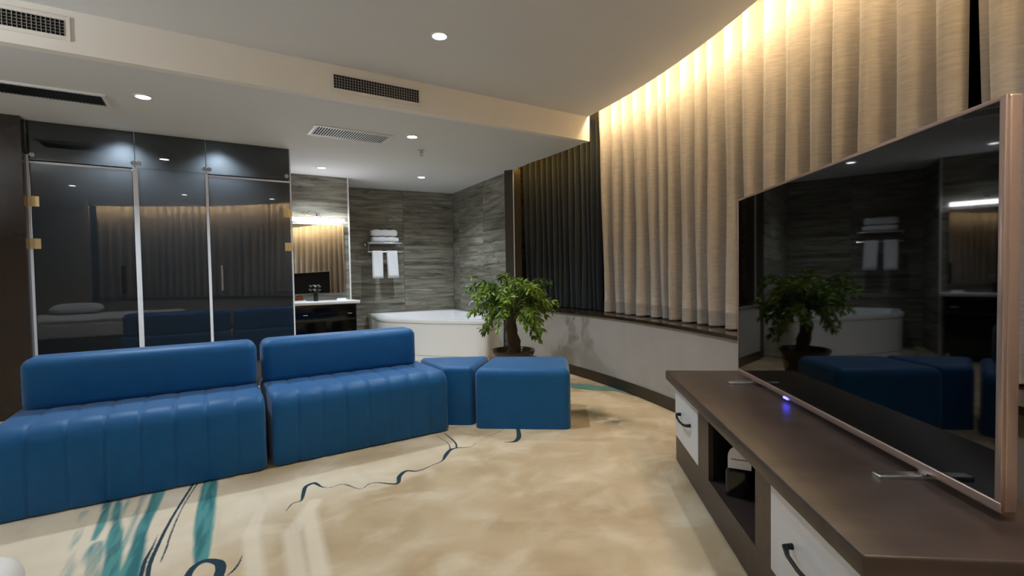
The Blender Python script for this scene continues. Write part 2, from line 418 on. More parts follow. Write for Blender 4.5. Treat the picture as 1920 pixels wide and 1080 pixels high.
    lx = np.array([p[0] for p in lo]); ly = np.array([p[1] for p in lo])
    above = (P[:, 1] > np.interp(P[:, 0], lx, ly, left=9, right=9)) & (P[:, 0] < lx[-1])
    ft = np.maximum(ft, np.where(above, np.clip(.62*np.exp(-np.maximum(d_line-.16, 0)/.1)+.1, 0, .72), 0))
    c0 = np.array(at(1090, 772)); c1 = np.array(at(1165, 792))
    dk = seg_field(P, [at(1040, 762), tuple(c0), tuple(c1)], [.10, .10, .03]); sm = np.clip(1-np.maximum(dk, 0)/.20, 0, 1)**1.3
    pa = np.array(at(0, 960)); pb_ = np.array(at(900, 815)); pc = np.array(at(560, 940)); 
    lft = seg_field(P, [at(-60, 1080), at(200, 1010), at(420, 960), at(560, 915), at(760, 870), at(860, 830)], [1.1, 1.0, .5, .30, .12, .1])
    pale = np.clip(.5-lft/.3, 0, 1)
    for q in [[(478,1085),(470,1000),(500,930)], [(560,1090),(548,1000),(590,940)], [(600,1080),(578,960)]]:
        pl = [at(*p) for p in q]; pale = np.maximum(pale, np.clip(.8-seg_field(P, pl, [.05]*len(pl))/.03, 0, 1))
    col = np.stack([np.clip(.5-fn/.05, 0, 1), ft, sm, pale], 1)
    nv = len(P); idx = np.arange(nv).reshape(ny+1, nx+1)
    F = np.stack([idx[:-1, :-1], idx[:-1, 1:], idx[1:, 1:], idx[1:, :-1]], -1).reshape(-1, 4)
    BX0, BX1, BY0, BY1 = -9., 3., -5.5, 9.
    ex = [(BX0, BY0), (BX1, BY0), (BX1, y0), (BX0, y0), (BX0, y1), (BX1, y1), (BX1, BY1), (BX0, BY1), (x0, y0), (x1, y0), (x1, y1), (x0, y1)]
    V = [(p[0], p[1], 0.) for p in P]+[(a, b_, 0.) for a, b_ in ex]
    e = nv; extra = [(e, e+1, e+2, e+3), (e+4, e+5, e+6, e+7), (e+3, e+8, e+11, e+4), (e+9, e+2, e+5, e+10)]
    # the slab under the carpet
    V += [(a, b_, -.06) for a, b_ in ((BX0, BY0), (BX1, BY0), (BX1, BY1), (BX0, BY1))]; extra.append((e+15, e+14, e+13, e+12))
    me = bpy.data.meshes.new('floor'); me.from_pydata(V, [], [tuple(f) for f in F.tolist()]+extra)
    ca = me.color_attributes.new('ink', 'FLOAT_COLOR', 'POINT')
    full = np.zeros((len(V), 4), np.float32); full[:nv] = col; full[nv:, 3] = 0
    ca.data.foreach_set('color', full.ravel())
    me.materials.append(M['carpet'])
    o = bpy.data.objects.new('floor', me); COL.objects.link(o)
    return tag(o, 'beige carpet with teal and navy ink strokes', kind='structure')
build_floor()

# ------------------------------------------------------------------ ceilings, bulkhead, walls
def struct(o, label=None): return tag(o, label, kind='structure')
def arcpts(t0, t1, r, n): return [arc(t0+(t1-t0)*i/(n-1), r) for i in range(n)]
BL = BEAM_A-U*2.6                                     # far left end of the bulkhead line
far = [(1.2, 8.6), (-8, 8.6)]
# main ceiling: bulkhead line, curve, back wall, left wall
poly = [tuple(BL), tuple(PBL-U*.3), tuple(PB)]+arcpts(TEND, TB, RW, 60)
struct(MB().prism(poly, ZH, ZH+.045).build('ceiling', M['ceil'], smooth=0), 'grey beige painted main ceiling with curved window edge')
poly = [tuple(BL)]+[tuple(BEAM_B)]+[arc(TB+(40.2-TB)*k/23, RW+.10*max(0, (k-14)/9)) for k in range(24)]+[(-.2, 6.6), (-.4, 8.4), (-7.5, 8.4), (-7.5, tuple(BL)[1])]
struct(MB().prism(poly, ZL, ZL+.045).build('ceiling_lower', M['ceil'], smooth=0), 'lower grey ceiling over the bathroom corner')
mb = MB(); t_ = -NV*.0
mb.prism([tuple(BL-NV*.004), tuple(BEAM_B-NV*.004), tuple(BEAM_B+NV*.06), tuple(BL+NV*.06)], ZL-.001, ZH+.04)
struct(mb.build('trim_1', M['bulk'], smooth=0), 'pale bulkhead face between the two ceilings')
# roof over the curtain pocket
ring = arcpts(TEND, 42, RW-.5, 60)+arcpts(42, TEND, RW+.55, 60)
struct(MB().prism(ring, 2.80, 2.84).build('ceiling_pocket', M['ceil'], smooth=0), 'roof of the curtain pocket')

# curved wall below the sill
def ringwall(t0, t1, r0, r1, z0, z1, n=70): return MB().prism(arcpts(t0, t1, r0, n)+arcpts(t1, t0, r1, n), z0, z1)
struct(ringwall(TEND, 38.6, RW, RW+.12, 0, .625).build('wall_right', M['plaster'], smooth=30), 'curved grey plaster wall below the windows')
struct(ringwall(TEND, 39.0, RW-.022, RW+.50, .625, .65).build('trim_2', M['marble'], smooth=30), 'dark polished marble window sill')
struct(ringwall(TEND, 38.5, RW-.014, RW-.0005, 0, .095).build('baseboard_right', M['base'], smooth=30), 'dark bronze baseboard of the curved wall')
struct(ringwall(TEND, 40.9, RW+.50, RW+.58, .60, 2.80).build('wall_window', M['plaster'], smooth=30), 'window wall behind the curtains')
for i, (a, b_) in enumerate(((-43, -34), (-33.5, -24.5), (-24, -13), (-12.5, -2.2), (-1.6, 8), (8.6, 17), (17.6, 25), (29, 37))):
    wn = thing('window_%d' % (i+1), (*arc((a+b_)/2, RW+.49), .65), kind='structure')
    ringwall(a, b_, RW+.475, RW+.495, .72, 2.5, 14).build('window_pane', M['windowglass'], wn, world=True, smooth=30)
    mb = MB(); 
    for t in (a, b_-.35): mb.prism(arcpts(t, t+.35, RW+.45, 2)+arcpts(t+.35, t, RW+.498, 2), .66, 2.55)
    for z in (.66, 2.5): mb.prism(arcpts(a, b_, RW+.45, 14)+arcpts(b_, a, RW+.498, 14), z, z+.05)
    mb.build('window_frame', M['whitemat'], wn, world=True, smooth=30)

def slabwall(name, A, B, z0, z1, th, mt, side=1, label=None):
    """vertical slab from A to B, thickness th away from the viewer side"""
    A, B = Vector(A), Vector(B); d = (B-A).normalized(); n = Vector((-d.y, d.x))*side
    poly = [tuple(A), tuple(B), tuple(B+n*th), tuple(A+n*th)]
    if side < 0: poly = poly[::-1]
    return struct(MB().prism(poly, z0, z1).build(name, mt, smooth=0), label)
# room walls out of view (behind the camera, left)
slabwall('wall_back', PB+U*.02, PBL-U*.05, 0, ZH+.3, .1, M['plaster'], 1, 'plain plaster wall behind the camera')
slabwall('wall_left', PBL, PL_G+NV*.1, 0, ZH+.3, .1, M['plaster'], 1, 'plain plaster wall on the left')
# brown lacquer panel left of the glass
pa = G1-GU*1.885+GN*.11
bp_ = MB(); bp_.prism([tuple(pa-GU*2.0), tuple(pa), tuple(pa-GN*.12), tuple(pa-GU*2.0-GN*.12)], 0, ZL)
o = bp_.build('wall_panel', M['brownpanel'], smooth=0); struct(o, 'glossy dark brown wall panel left of the glass doors')

# tiled bathroom walls: every plank tile is its own piece
tile_cache = {}
def tile_mesh(wd, ht):
    k = (round(wd, 3), round(ht, 3))
    if k in tile_cache: return tile_cache[k]
    x, z, y, c = wd/2-.0012, ht/2-.0012, .008, .0015
    vs = []
    for (yy, ins) in ((.0, 0), (-(y-c), 0), (-y, c)):
        vs += [(-x+ins, yy, -z+ins), (x-ins, yy, -z+ins), (x-ins, yy, z-ins), (-x+ins, yy, z-ins)]
    fs = [(8, 9, 10, 11)]
    for k2 in (0, 4):
        for i in range(4): fs.append((k2+i, k2+(i+1) % 4, k2+4+(i+1) % 4, k2+4+i))
    me = bpy.data.meshes.new('tile'); me.from_pydata(vs, [], fs); me.materials.append(M['tile']); tile_cache[k] = me; return me
def tiled(name, A, B, cols, label, z0=0., z1=ZL, th=.1, side=1, rowh=.15):
    """slab wall with columns of plank tiles; cols = [(s0, s1, row offset)]"""
    A, B = Vector(A), Vector(B); d = (B-A).normalized(); n_in = Vector((d.y, -d.x))*side; ang = math.atan2(d.y, d.x)
    mb = MB(); poly = [tuple(A-n_in*.008), tuple(B-n_in*.008), tuple(B-n_in*th), tuple(A-n_in*th)]
    mb.prism(poly if side > 0 else poly[::-1], z0, z1+.02)
    root = mb.build(name, M['grout'], None, loc=(A.x, A.y, z0), smooth=0); struct(root, label)
    for s0, s1, off in cols:
        zz = z0+(off % rowh)-rowh
        while zz < z1-.004:
            a, b_ = max(zz, z0), min(zz+rowh, z1); zz += rowh
            if b_-a < .012: continue
            c = A+d*((s0+s1)/2)-n_in*.008
            t = bpy.data.objects.new('tile', tile_mesh(s1-s0, b_-a)); COL.objects.link(t); t.parent = root
            t.location = (c.x-A.x, c.y-A.y, (a+b_)/2-z0)
            t.rotation_euler = (0, 0, ang if side > 0 else ang+math.pi)
    return root
LB = (B1-B0).length; LS = (S1-B1).length
tiled('wall_bath_back', B0, B1, [(0, .77, .03), (.77, LB, .085)], 'grey wood-look plank tile wall behind the bathtub')
tiled('wall_bath_side', B1, S1, [(0, .235, .05), (.235, 1.067, .103), (1.067, LS, .123)], 'grey wood-look plank tile side wall beside the bathtub')
LV = (V1-V0).length
tiled('wall_vanity', V0-VU*.06, V1, [(0, LV+.06, .06)], 'plank tile wall behind the vanity mirror')
# return between vanity wall and bathtub wall, and its white corner bead
tiled('wall_vanity_return', V1+Vector((-.002, .002)), B0, [(0, (B0-V1).length, .06)], 'tiled return beside the towel rack')
mb = MB(); mb.prism([tuple(V1-VU*.012+VN*.003), tuple(V1+VU*.006+VN*.003), tuple(V1+VU*.006-VN*.012), tuple(V1-VU*.012-VN*.007)], 0, ZL)
struct(mb.build('trim_3', M['whitemat'], smooth=0), 'white corner bead of the vanity wall')
# end face of the side wall, running into the curtain pocket
SD = (S1-B1).normalized(); SE = Vector(arc(40.6, RW+.56))
tiled('wall_bath_end', S1, SE, [(0, (SE-S1).length, .10)], 'dark tiled end of the bathroom side wall beside the curtain', z1=2.76, th=.12)
mb = MB(); e_ = (SE-S1).normalized(); q = Vector((e_.y, -e_.x))
mb.prism([tuple(S1+q*.004-e_*.004), tuple(S1+q*.004+e_*.004), tuple(S1-q*.004+e_*.004), tuple(S1-q*.004-e_*.004)], 0, ZL)
struct(mb.build('trim_4', M['edge'], smooth=0), 'thin metal corner strip of the tiled side wall')

# ------------------------------------------------------------------ glass cubicle
# hidden interior shell
CB = G1-GN*1.30
struct(MB().prism([tuple(CB-GU*3.2), tuple(CB+GU*.0), tuple(CB-GN*.08), tuple(CB-GU*3.2-GN*.08)], 0, ZL).build('wall_cubicle_back', M['darkwall'], smooth=0), 'dark back wall of the cubicle behind the glass')
q0 = G1-GU*.02-GN*.03
struct(MB().prism([tuple(q0-GU*.05), tuple(q0), tuple(q0-GN*1.27), tuple(q0-GU*.05-GN*1.27)], 0, ZL).build('wall_cubicle_side', M['darkwall'], smooth=0), 'dark dividing wall between cubicle and vanity')
q0 = G1-GU*1.98-GN*.02
struct(MB().prism([tuple(q0-GU*.06), tuple(q0), tuple(q0-GN*1.28), tuple(q0-GU*.06-GN*1.28)], 0, ZL).build('wall_cubicle_left', M['darkwall'], smooth=0), 'dark left wall of the cubicle')
GA = math.atan2(GU.y, GU.x)
def gp(t, off=0., z=0.):                              # point on the glass line, t metres left of its right end, off towards the room
    p = G1-GU*t+GN*off; return (p.x, p.y, z)
def gbox(mb, t0, t1, z0, z1, th=.010, off=0.):
    c = gp((t0+t1)/2, off, (z0+z1)/2); mb.box(c, (abs(t1-t0), th, z1-z0), GA); return mb
DT = 1.985                                            # top of the doors
root = thing('glass_partition', gp(.95), GA, 'fixed smoked glass panels and transom above the two glass doors', 'partition')
for t0, t1 in ((1.880, 1.216), (1.212, .704), (.700, 0)): gbox(MB(), t1, t0, DT+.012, ZL-.002).build('transom_pane', M['glass'], root, world=True, smooth=0)
gbox(MB(), 1.196, .712, .0, DT+.010).build('fixed_pane', M['glass'], root, world=True, smooth=0)
gbox(MB(), 1.232, 1.197, .0, DT+.01, .016).build('edge_strip', M['edge'], root, world=True, smooth=0)
gbox(MB(), .711, .689, .0, DT+.01, .016).build('edge_strip', M['edge'], root, world=True, smooth=0)
gbox(MB(), 1.900, 1.872, .0, DT+.05, .016).build('edge_strip', M['edge'], root, world=True, smooth=0)
gbox(MB(), .0085, -.0035, .0, ZL-.002, .014).build('edge_strip', M['edge'], root, world=True, smooth=0)
for t in (1.206, .695, .036, 1.851):
    mb = MB()
    for dt in (-.022, .022): mb.lathe([(.018, 0), (.018, .010), (.014, .014)], (0, 0, 0), 16, 'Y')
    mb.v = []; mb.f = []
    ds = (-.018, .018) if t > .1 and t < 1.8 else (0,)
    for dt in ds:
        k = len(mb.v); mb.lathe([(.019, 0), (.019, .010), (.015, .014)], (dt, 0, 0), 16, 'Y')
    T = Matrix.Translation(gp(t, .005, 2.034)) @ Matrix.Rotation(GA+math.pi, 4, 'Z')
    mb.v = [tuple(T @ Vector(v)) for v in mb.v]
    mb.build('glass_clamp', M['silver'], root, world=True)
for n, (ta, tb, hinge_t, handle_t, lab) in enumerate(((1.868, 1.236, 1.855, 1.317, 'left smoked glass door with gold hinges on its left edge'), (.686, .012, .035, .605, 'right smoked glass door with gold hinges beside the vanity'))):
    d = thing('door_%d' % (n+1), gp((ta+tb)/2), GA, lab, None, None, 'structure')
    gbox(MB(), ta, tb, .012, DT-.004).build('door_pane', M['glass'], d, world=True, smooth=0)
    gbox(MB(), ta, tb, DT-.016, DT+.001, .013).build('top_strip', M['edge'], d, world=True, smooth=0)
    for z in (.32, 1.342, 1.673) if n == 0 else (.32, 1.343, 1.673):
        hb = MB(); 
        gbox(hb, hinge_t-.034, hinge_t+.034, z-.040, z+.040, .006, .0085); hg = hb.build('hinge', M['gold'], d, world=True, smooth=0)
        gbox(MB(), hinge_t-.006, hinge_t+.006, z-.041, z+.041, .012, .013).build('hinge_pin', M['gold'], hg, world=True, smooth=0)
        gbox(MB(), hinge_t+.010, hinge_t+.028, z-.018, z+.018, .003, .0125).build('hinge_plate', M['gold'], hg, world=True, smooth=0)
    hm = MB().tube([gp(handle_t, .045, .935), gp(handle_t, .045, 1.165)], .011, 12)
    h = hm.build('handle', M['black'] if n == 0 else M['silver'], d, world=True)
    mb = MB()
    for z in (.975, 1.125): mb.tube([gp(handle_t, .004, z), gp(handle_t, .045, z)], .006, 8)
    mb.build('handle_post', M['silver'], h, world=True)

# ------------------------------------------------------------------ downlights
def downlight(x, y, zc, label, power=1., group='recessed ceiling downlights', size=.042, cone=130):
    t = thing('downlight', (x, y, zc), 0, label, 'downlight', group)
    MB().lathe([(size+.014, .0), (size+.013, -.005), (size+.002, -.006), (size, -.002), (size, 0)], seg=28).build('trim_ring', M['whitemat'], t)
    MB().lathe([(size, -.001), (size*.98, -.004), (.001, -.0045)], seg=24).build('lens', M['lens'], t)
    ld = bpy.data.lights.new('downlight_lamp', 'SPOT'); ld.energy = SPOT_W*power; ld.spot_size = R(cone); ld.spot_blend = .9; ld.shadow_soft_size = .035
    ld.color = (.85, .94, 1.)
    lo_ = bpy.data.objects.new('lamp', ld); COL.objects.link(lo_); lo_.parent = t; lo_.location = (0, 0, -.05)
    return t
downlight(-.424, 3.064, ZH, 'bright downlight in the high ceiling above the sofa')
downlight(-2.504, 3.367, ZL, 'downlight in the lower ceiling in front of the glass doors')
downlight(-.88, 4.44, ZL, 'downlight beside the sprinkler head in the lower ceiling', .8)
downlight(-2.166, 5.63, ZL, 'downlight above the vanity', .7)
downlight(-1.139, 6.278, ZL, 'downlight above the bathtub', .7)
for x, y, lab, pw in ((-1.615, -.626, 'high ceiling downlight above the bed', .5), (-.254, -.076, 'high ceiling downlight above the camera', .4), (.845, .766, 'high ceiling downlight near the television', .6)):
    downlight(x, y, ZH, lab, pw)
for t, lab in ((1.29, 'downlight behind the smoked glass by the left door'), (.609, 'downlight behind the smoked glass above the right door')):
    p = gp(t, -.13); downlight(p[0], p[1], ZL, lab, 1.2, 'downlights inside the cubicle')

# ------------------------------------------------------------------ warm strip behind the ceiling edge
def ledstrip(t0, t1, z, label, mt, er=lambda t: RW):
    n = 60; ts = [t0+(t1-t0)*i/(n-1) for i in range(n)]
    mb = MB(); mb.prism([arc(t, er(t)+.006) for t in ts]+[arc(t, er(t)+.016) for t in ts[::-1]], z, z+.014)
    return mb.build('led_strip', mt, None, loc=(*arc((t0+t1)/2, RW+.008), z), label=label, cat='led strip', smooth=0)
ledstrip(TEND+.5, TB-.3, ZH+.018, 'warm light strip hidden behind the curved ceiling edge', M['led'])
def edge_r(t): return RW+.10*max(0, (t-TB)/(40.2-TB)*23-14)/9
M['led2'] = lamp_mat('warm_led_strip_dim', (255, 196, 96), LED_E*.2)
ledstrip(TB+.6, 39.5, ZL+.02, 'dimmer warm light strip above the charcoal curtain', M['led2'], edge_r)

# ------------------------------------------------------------------ curtains
def curtain(name, t_top, t_bot, z0, z1, rmid, folds, amp, mt, label, seed, hem=True, sharp=1.7):
    rg = random.Random(seed)
    per = [rg.uniform(.75, 1.3) for _ in range(folds)]; tot = sum(per); am = [rg.uniform(.75, 1.15) for _ in range(folds+1)]
    ph = []; 
    for i in range(folds):
        k = 16
        for j in range(k): ph.append((sum(per[:i])+per[i]*j/k)/tot)
    ph.append(1.)
    zs = [z0, z0+.004]+([z0+.10, z0+.104, z0+.108] if hem else [])+[z0+(z1-z0)*q/22 for q in range(2, 23)]
    vs = []; nn = len(ph)
    off = [rg.uniform(-.3, .3) for _ in range(folds+1)]
    for zi, z in enumerate(zs):
        kz = (z-z0)/(z1-z0)
        for i, s_ in enumerate(ph):
            fi = min(i//16, folds-1); u_ = (i-fi*16)/16
            wv = math.sin(2*math.pi*u_+.25*math.sin(3.1*kz+fi)); wv = math.tanh(sharp*wv)/math.tanh(sharp)
            a = amp*(am[fi]*(1-u_)+am[fi+1]*u_)*(1.0-.22*kz)
            r_ = rmid+a*wv+.010*math.sin(7*kz+fi*1.7)*(1-kz)
            if hem and zi == 3: r_ -= .002
            lean = off[fi]*(1-u_)+off[fi+1]*u_
            th = (t_bot[0]+(t_bot[1]-t_bot[0])*s_)*(1-kz)+(t_top[0]+(t_top[1]-t_top[0])*s_)*kz + lean*.35*(1-kz)*.6*math.sin(math.pi*min(s_*8, 1)/2)*(1 if s_ < .93 else 0)
            x, y = arc(th, r_); vs.append((x, y, z))
    fs = [(k*nn+i, k*nn+i+1, (k+1)*nn+i+1, (k+1)*nn+i) for k in range(len(zs)-1) for i in range(nn-1)]
    mb = MB(); mb.add(vs, fs)
    mid = arc((t_top[0]+t_top[1])/2, rmid)
    o_ = mb.build(name, mt, None, loc=(mid[0], mid[1], z0), smooth=80, label=label, cat='curtain', group='window curtains')
    sd = o_.modifiers.new('thickness', 'SOLIDIFY'); sd.thickness = .003
    return o_
curtain('curtain', (27.5, .75), (26.9, .75), .658, 2.77, RW+.20, 19, .068, M['curtain'], 'long oatmeal pleated curtain over the curved windows behind the television', 3)
curtain('curtain', (.72, -43.5), (.22, -43.5), .658, 2.77, RW+.21, 33, .052, M['curtain'], 'oatmeal curtain at the right edge beyond the dark gap', 11)
curtain('curtain', (39.2, 27.75), (38.8, 27.6), .658, 2.6, RW+.25, 14, .05, M['darkcurtain'], 'charcoal curtain in the corner behind the potted tree', 5, hem=False, sharp=1.2)

# ------------------------------------------------------------------ air vents
def crate_vent(t0, t1, z0, z1, label, dark=False):
    """vent on the bulkhead face; t = metres along the face from BEAM_A"""
    ang = AX; c = BEAM_A+U*((t0+t1)/2)
    c = c-NV*.004; root = thing('air_vent', (c.x, c.y, (z0+z1)/2), ang, label, 'air vent', 'bulkhead air vents')
    w_, h_ = t1-t0, z1-z0; f = .022
    MB().box((0, -.002, 0), (w_, .004, h_)).build('vent_shade_plate', M['ventdark'], root, smooth=0)  # flat plate, no recess: shade behind the vanes is its dark colour
    mb = MB()
    for sx in (-1, 1): mb.box((sx*(w_/2+f/2), -.005, 0), (f, .010, h_+2*f))
    for sz in (-1, 1): mb.box((0, -.005, sz*(h_/2+f/2)), (w_, .010, f))
    mb.build('vent_frame', M['ventframe'], root, smooth=0)
    mb = MB(); n = int(w_/.0185)
    for i in range(n): mb.box((-w_/2+(i+.5)*w_/n+.008, -.0085, 0), (.003, .009, h_))
    mb.build('vertical_vanes', M['ventslat'], root, smooth=0, kind='stuff')
    mb = MB()
    for i in range(1, 5): mb.box((0, -.006, -h_/2+i*h_/5), (w_, .005, .003))
    mb.build('cross_vanes', M['ventslat'], root, smooth=0, kind='stuff')
crate_vent(1.666, 2.294, 2.367, 2.462, 'white framed grid air vent in the middle of the bulkhead')
crate_vent(-.36, .259, 2.382, 2.466, 'grid air vent at the upper left end of the bulkhead')
def ceil_vent(c, length, width, ang, label, slat, frame, n, tilt=.6):
    root = thing('air_vent', (c[0], c[1], ZL), ang, label, 'air vent', 'lower ceiling air vents')
    f = .024
    MB().box((0, 0, -.002), (length, width, .004)).build('vent_shade_plate', M['ventdark'], root, smooth=0)  # flat dark plate painted as the shaded hollow behind the slats
    mb = MB()
    for s_ in (-1, 1):
        mb.box((s_*(length/2+f/2), 0, -.006), (f, width+2*f, .012)); mb.box((0, s_*(width/2+f/2), -.006), (length, f, .012))
    mb.build('vent_frame', frame, root, smooth=0)
    mb = MB()
    for i in range(n):
        mb.box((-length/2+(i+.5)*length/n, 0, -.009), (.0075, width, .0022), M=Matrix.Rotation(tilt, 4, 'Y'))
    mb.build('slats', slat, root, smooth=0, kind='stuff')
    return root
vc = (Vector((-1.602, 4.009))+Vector((-1.033, 4.397))+Vector((-1.202, 4.655))+Vector((-1.767, 4.287)))/4
ceil_vent(vc, .62, .255, math.atan2(.378, .567), 'white slatted air vent in the lower ceiling beside the vanity', M['ventslat_w'], M['ventslat_w'], 29, .3)
va = (Vector((-2.885, 3.539))+Vector((-2.748, 3.306)))/2
ang = math.atan2(.252, .405)
ceil_vent(va-Vector((math.cos(ang), math.sin(ang)))*.33, .66, .22, ang, 'dark slatted air vent at the left of the lower ceiling', M['ventslat_d'], M['ceil'], 34, .9)
# sprinkler
sx_, sy_ = -.886, 4.916
t = thing('sprinkler', (sx_, sy_, ZL), 0, 'small chrome fire sprinkler hanging from the lower ceiling', 'sprinkler')
MB().lathe([(.034, 0), (.034, -.004), (.02, -.010), (.012, -.012)], seg=20).build('escutcheon', M['silver'], t)
mb = MB(); mb.lathe([(.010, -.010), (.009, -.030), (.006, -.034)], seg=12)
for s_ in (-1, 1): mb.tube([(s_*.009, 0, -.022), (s_*.013, 0, -.040), (s_*.004, 0, -.056)], .0025, 6)
mb.build('sprinkler_body', M['silver'], t)
MB().lathe([(.004, -.052), (.019, -.058), (.019, -.060), (.004, -.061)], seg=16).build('deflector', M['silver'], t)

# ------------------------------------------------------------------ sofa
def sofa_seat(Ls, depth, h, npan, rf=.085):
    """channelled seat: local x along the front, y depth (0 = front), z up"""
    def prof(inset, crown=0.):
        pts = []; i = inset
        def corner(cx, cz, r_, a0, a1, k=7):
            for q in range(k+1):
                a = a0+(a1-a0)*q/k; pts.append((cx+max(r_-i, .004)*math.cos(a), cz+max(r_-i, .004)*math.sin(a)))
        corner(.02, .02+.0, .02, math.pi*1.5, math.pi, 2)
        corner(rf, h-rf, rf, math.pi, math.pi/2, 8)
        corner(depth-.04, h-.04, .04, math.pi/2, 0, 4)
        corner(depth-.02, .02, .02, 0, -math.pi/2, 2)
        return pts
    xs = [(0, .035), (.004, .018), (.012, .008), (.022, .003), (.035, 0)]
    st = [(-Ls/2+a, b_) for a, b_ in xs]
    pw = Ls/npan
    for p in range(1, npan):
        c = -Ls/2+p*pw
        st += [(c-pw*.5, 0), (c-.018, .0012), (c-.007, .0035), (c-.002, .0075), (c+.002, .0075), (c+.007, .0035), (c+.018, .0012)]
    st += [(Ls/2-pw*.5, 0)]+[(Ls/2-a, b_) for a, b_ in reversed(xs)]
    mb = MB(); mb.rings([[(x, p[0], p[1]) for p in prof(i)] for x, i in st]); return mb
def sofa(fr, fl, label, Lx=None, e0=.05, e1=.05):
    fr, fl = Vector(fr), Vector(fl); d = (fr-fl).normalized(); Ls = Lx or (fr-fl).length; c = fr-d*Ls/2; ang = math.atan2(d.y, d.x)
    root = thing('sofa_section', (c.x, c.y, 0), ang, label, 'sofa', 'modular sofa sections')
    o_ = sofa_seat(Ls, .62, .405, 8).build('seat', M['blue'], root, smooth=60); fixnormals(o_)
    mb = MB(); y0, y1 = .385, .60; xa, xb = -Ls/2+e0, Ls/2-e1
    mb.rprism([(xa, y0), (xb, y0), (xb, y1), (xa, y1)], .400, .662, .055, .055, .03, 8)
    b_ = mb.build('backrest', M['blue'], root, smooth=60)
    return root
sofa((-.434, 3.223), (-1.318, 2.640), 'blue channelled sofa section on the right, next to the wedge ottoman', 1.065, .004, .06)
sofa((-1.345, 2.612), (-2.225, 2.063), 'blue channelled sofa section at the left edge of the picture', 1.085, .03, .004)
# wedge between sofa and ottoman
pz = [(-.482, 3.352), (-.283, 3.338), (-.185, 3.80), (-.742, 3.768)]
c = Vector((-.42, 3.56)); MB().rprism(pz, 0, .405, .035, .035, 0, 6).build('wedge_ottoman', M['blue'], None, loc=(c.x, c.y, 0), smooth=60, label='small blue wedge-shaped ottoman between sofa and square ottoman', cat='ottoman')
po = [(-.272, 3.262), (.378, 3.205), (.425, 3.72), (-.165, 3.77)]
MB().rprism(po, 0, .408, .05, .06, 0, 8).build('square_ottoman', M['blue'], None, loc=(.09, 3.48, 0), smooth=60, label='blue cube ottoman at the right end of the sofa', cat='ottoman')

# ------------------------------------------------------------------ television cabinet
CD = Vector((.100, .995)).normalized(); CN = Vector((-CD.y, CD.x))     # along (away), and out of the front (towards the room)
CF = Vector((.8775, 2.612))                                           # far front corner of the body
ca_ = math.atan2(CD.y, CD.x)                                          # local x = along, away; local y = towards room
LC = 1.67; DC = .44
root = thing('tv_cabinet', (CF.x-CD.x*LC/2-CN.x*0, CF.y-CD.y*LC/2, 0), ca_, 'low dark walnut television cabinet with pale grey drawers', 'cabinet')
def cbx(name, x0, x1, y0, y1, z0, z1, mt, parent=root, rt=0.):
    mb = MB()
    if rt: mb.rprism([(x0, y0), (x1, y0), (x1, y1), (x0, y1)], z0, z1, rt, rt, rt, 3)
    else: mb.box(((x0+x1)/2, (y0+y1)/2, (z0+z1)/2), (x1-x0, y1-y0, z1-z0))
    return mb.build(name, mt, parent, smooth=35)
h = LC/2
cbx('top_board', -h-.045, h+.045, -DC-.01, .045, .452, .50, M['woodtop'], rt=.006)
cbx('plinth_board', -h, h, -.02, 0, .022, .157, M['wood'])
cbx('bottom_board', -h+.018, h-.018, -DC+.012, -.0205, .14, .157, M['wood'])
cbx('back_board', -h+.018, h-.018, -DC, -DC+.012, .03, .452, M['black'])
cbx('side_panel', h-.018, h, -DC, -.0205, .022, .452, M['wood']); cbx('side_panel', -h, -h+.018, -DC, -.0205, .022, .452, M['cabside'])
n0, n1 = h-.582, h-1.078                                              # open niche (far, near)
for a, b_ in ((h-.435, n0), (n1, h-1.20)):
    lo_, hi_ = min(a, b_), max(a, b_)
    cbx('post', lo_, hi_, -.02, 0, .157, .452, M['wood'])
cbx('divider', n0+.002, n0+.02, -DC+.012, -.0205, .157, .452, M['black']); cbx('divider', n1-.02, n1-.002, -DC+.012, -.0205, .157, .452, M['black'])
for a, b_ in ((h-.003, h-.432), (h-1.203, -h+.003)):
    d = cbx('drawer', min(a, b_), max(a, b_), -.022, .004, .160, .449, M['drawer'], rt=.003)
    cx_ = (a+b_)/2; mb = MB()
    mb.tube([(cx_-.095, .004, .305), (cx_-.093, .024, .305), (cx_-.06, .032, .299), (cx_, .034, .296), (cx_+.06, .032, .299), (cx_+.093, .024, .305), (cx_+.095, .004, .305)], [.009, .008, .006, .006, .006, .008, .009], 8)
    mb.build('handle', M['black'], d, smooth=60)
for fx in (-h+.08, -.05, h-.08): MB().lathe([(.018, 0), (.022, .010), (.016, .022)], (fx, -.03, 0), 14).build('foot', M['gold'], root)
for fx in (-h+.08, h-.08): MB().lathe([(.018, 0), (.022, .010), (.016, .022)], (fx, -DC+.04, 0), 14).build('foot', M['gold'], root)
# thing in the niche
p = CF-CD*.70-CN*.085
t = thing('card_holder', (p.x, p.y, .157), R(-26), 'black stand with a white rounded card in the cabinet niche', 'stand')
MB().rprism([(-.05, -.04), (.05, -.04), (.05, .04), (-.05, .04)], 0, .11, .015, .012, 0, 4).build('holder_body', M['blackgloss'], t, smooth=60)
mb = MB(); pts = [(-.042, .09), (.042, .09)]+[(.042*math.cos(a), .155+.042*math.sin(a)) for a in [math.pi*k/10 for k in range(11)]]
mb.add([(x, -.03, z) for x, z in pts]+[(x, -.018, z) for x, z in pts], [tuple(range(len(pts))), tuple(range(2*len(pts)-1, len(pts)-1, -1))]+[(i, len(pts)+i, len(pts)+(i+1) % len(pts), (i+1) % len(pts)) for i in range(len(pts))])
cd_ = mb.build('card', M['white'], t, smooth=35)
MB().box((0, -.0305, .146), (.06, .001, .003)).build('printed_line', M['black'], cd_, smooth=0)

